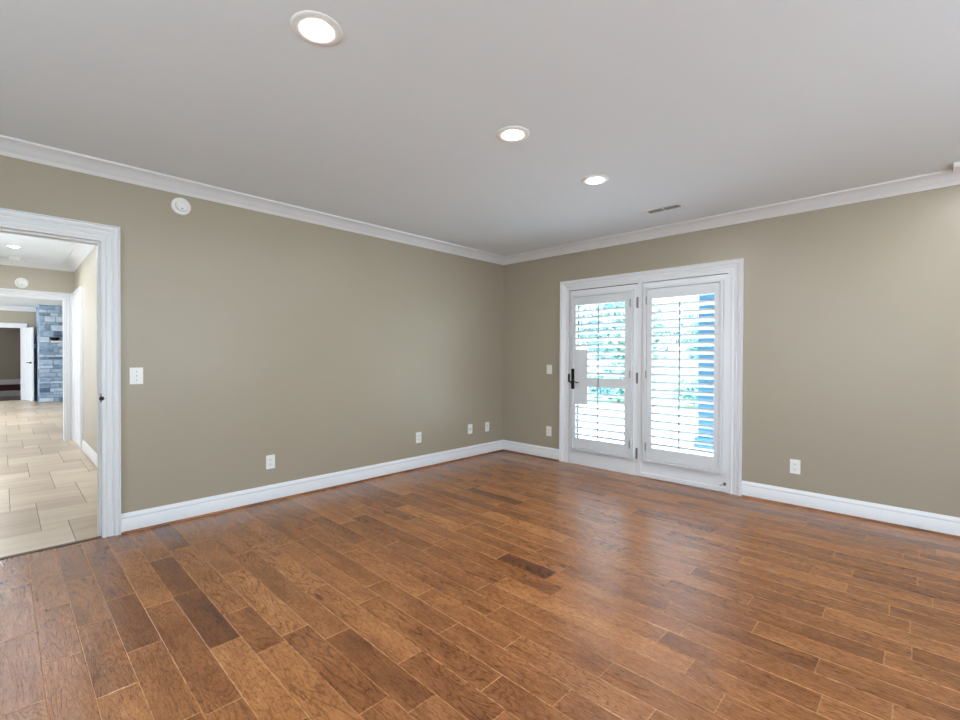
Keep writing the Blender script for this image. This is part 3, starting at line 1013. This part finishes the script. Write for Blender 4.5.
def can_light(loc, label, watts, group=None, r=.095, spot=True):
    e = empty('recessed_light', loc, (0, 0, 0), label, 'ceiling light', group)
    bm = bmesh.new()
    lathe(bm, [(r, 0), (r, -.003), (r * .96, -.006), (r * .70, -.008), (r * .62, -.004), (r * .55, -.001)], 48, cap=False)
    obj('trim_ring', bm, M['plastic'], e, smooth=True)
    bm = bmesh.new()
    lathe(bm, [(r * .56, 0), (r * .54, -.008), (r * .42, -.013), (r * .2, -.016), (0, -.017)], 40, cap=False)
    obj('lamp_lens', bm, M['lens'], e, smooth=True)
    L = light('downlight', 'AREA', (0, 0, -.02), watts, (.93, .96, 1.0), (0, 0, 0), (r * 1.2, r * 1.2), shape='DISK')
    L.parent = e
    return e


LW = 7
can_light((2.24, -3.665, CZ), 'lit recessed ceiling light nearest the camera, widest trim', 8)
can_light((2.245, -2.50, CZ), 'lit recessed ceiling light in the middle of the row of three', 10)
can_light((2.235, -1.578, CZ), 'lit recessed ceiling light nearest the ceiling vent', 10)
can_light((4.20, -.80, CZ), 'lit recessed ceiling light cut by right edge above the crown moulding', 8)
can_light((4.30, -3.3, CZ), 'added recessed ceiling light behind the view, for fill', LW)  # unseen, added to brighten the main room
can_light((4.30, -5.6, CZ), 'added recessed ceiling light behind the camera, for fill', LW)  # unseen, added as room fill as well
can_light((-3.68, -4.415, CZ), 'lit recessed light in the hall ceiling', 9, r=.08)
can_light((-1.6, -4.6, CZ), 'added unseen recessed fill light in the hall ceiling just past the doorway', 7, r=.08)  # added out of view to light the hall
can_light((-17.2, -4.8, 2.5), 'added unseen recessed fill light in the far carpeted room', 30, r=.08)  # added out of view because the far room was black
can_light((-8.0, -4.8, CZ), 'added unseen recessed fill light in the living room ceiling', 30, r=.08)  # added out of view to light the closed living room

# ceiling vent
e = empty('ceiling_vent', (2.328, -.612, CZ), (0, 0, 0), 'white slotted air vent in the ceiling above the french doors', 'vent')
bm = newbox(-.155, .155, -.060, -.042, -.006, 0, bev=.002)
box(bm, -.155, .155, .042, .060, -.006, 0, bev=.002)
box(bm, -.155, -.135, -.042, .042, -.006, 0, bev=.002)
box(bm, .135, .155, -.042, .042, -.006, 0, bev=.002)
box(bm, -.006, .006, -.042, .042, -.005, 0)
obj('vent_frame', bm, M['plastic'], e)
obj('vent_backing', newbox(-.135, .135, -.042, .042, -.0015, 0), M['dark'], e)
bm = bmesh.new()
for k in range(5):
    y = -.034 + k * .017
    c = bmesh.new()
    box(c, -.135, .135, -.0028, .0028, -.0006, .0006)
    bmesh.ops.rotate(c, verts=c.verts, cent=(0, 0, 0), matrix=Matrix.Rotation(math.radians(35), 3, 'X'))
    bmesh.ops.translate(c, verts=c.verts, vec=(0, y, -.0045))
    merge(bm, c)
obj('vent_slats', bm, M['plastic'], e)

# white box fixed at ceiling beside the crown, cut by the frame
e = empty('speaker_box', (4.20, -.20, CZ), (0, 0, 0), 'corner of a white box fixed to ceiling over the crown moulding at right edge', 'box')
obj('housing', newbox(-.145, .16, -.06, .06, -.030, 0, bev=.003), M['plastic'], e)
bm = bmesh.new()
for k in range(9):
    box(bm, -.1475, -.1445, -.05 + k * .012, -.046 + k * .012, -.025, -.006)
obj('side_grille', bm, M['grey_plastic'], e)

# ------------------------------------------------------------------ outdoors
struct('ground_patio', newbox(-6, 16, .15, 6.5, -.20, -.08), M['patio'], label='pale concrete patio outside')
lawn = obj('lawn', newbox(-20, 30, 6.5, 30, -.25, -.10), M['grass'])
tag(lawn, 'green lawn beyond the pale patio', 'grass', kind='stuff')
po = empty('porch_post', (1.70, 2.50, -.08), (0, 0, 0), 'blue square porch post outside the right french door', 'post')
po.location = (1.735, 2.52, -.08)
obj('post_shaft', newbox(-.13, .13, -.13, .13, .14, 3.2, bev=.008), M['bluewood'], po)
obj('post_base', newbox(-.17, .17, -.17, .17, 0, .15, bev=.012), M['bluewood'], po)


def bush(name, loc, rx, ry, rz, n, label, cat, seed, trunk=.0, leaf=.09):
    r = random.Random(seed)
    e = empty(name, loc, (0, 0, 0), label, cat, 'garden plants beyond the patio')
    vs, fs = [], []
    for k in range(n):
        th, ph = r.uniform(0, 2 * math.pi), math.acos(r.uniform(-1, 1))
        q = r.uniform(.55, 1.0) * (1 + .18 * math.sin(3 * th + seed) * math.sin(2 * ph))
        c = Vector((rx * q * math.sin(ph) * math.cos(th), ry * q * math.sin(ph) * math.sin(th), trunk + rz + rz * q * math.cos(ph)))
        c.z = max(c.z, .15)
        a = Vector((r.uniform(-1, 1), r.uniform(-1, 1), r.uniform(-1, 1))).normalized()
        b = a.cross(Vector((r.uniform(-1, 1), r.uniform(-1, 1), r.uniform(-1, 1)))).normalized()
        s = leaf * r.uniform(.6, 1.2)
        i0 = len(vs)
        vs += [tuple(c - a * s), tuple(c + b * s * .5), tuple(c + a * s), tuple(c - b * s * .5)]
        fs.append((i0, i0 + 1, i0 + 2, i0 + 3))
    me = bpy.data.meshes.new('foliage')
    me.from_pydata(vs, [], fs)
    me.materials.append(M['leaf'])
    o = bpy.data.objects.new('foliage', me)
    COL.objects.link(o)
    o.parent = e
    bm = bmesh.new()
    lathe(bm, [(.10 if trunk else .05, 0), (.07 if trunk else .03, trunk + rz), (.03, trunk + rz * 1.4), (0, trunk + rz * 1.5)], 10)
    obj('trunk', bm, M['bark'], e)
    return e


bush('garden_shrub', (-2.3, 7.6, -.1), 1.1, .8, .55, 1700, 'round green shrub beyond the patio, low between the louvres of left shutter', 'shrub', 1)
bush('garden_shrub', (0.2, 7.8, -.1), 1.0, .8, .45, 1500, 'low green shrub beyond the patio behind the right shutter', 'shrub', 2)
bush('garden_tree', (-4.0, 11, -.1), 1.7, 1.6, 1.4, 2600, 'leafy tree seen through the louvres of left shutter', 'tree', 3, trunk=.9, leaf=.13)
bush('garden_tree', (-.8, 12.5, -.1), 1.8, 1.6, 1.2, 2600, 'leafy tree seen through the louvres of right shutter', 'tree', 4, trunk=.8, leaf=.13)
# pale garden fence
fn = empty('garden_fence', (0, 15.0, -.1), (0, 0, 0), 'pale board fence far behind the garden', 'fence')
bm = bmesh.new()
for k in range(70):
    box(bm, -12 + k * .3, -12 + k * .3 + .28, -.01, .01, .05, 1.5)
obj('fence_boards', bm, M['fence'], fn)
for k in range(11):
    obj('fence_post', newbox(-12 + k * 2.1 - .05, -12 + k * 2.1 + .05, .01, .11, 0, 1.6, bev=.01), M['fence'], fn)
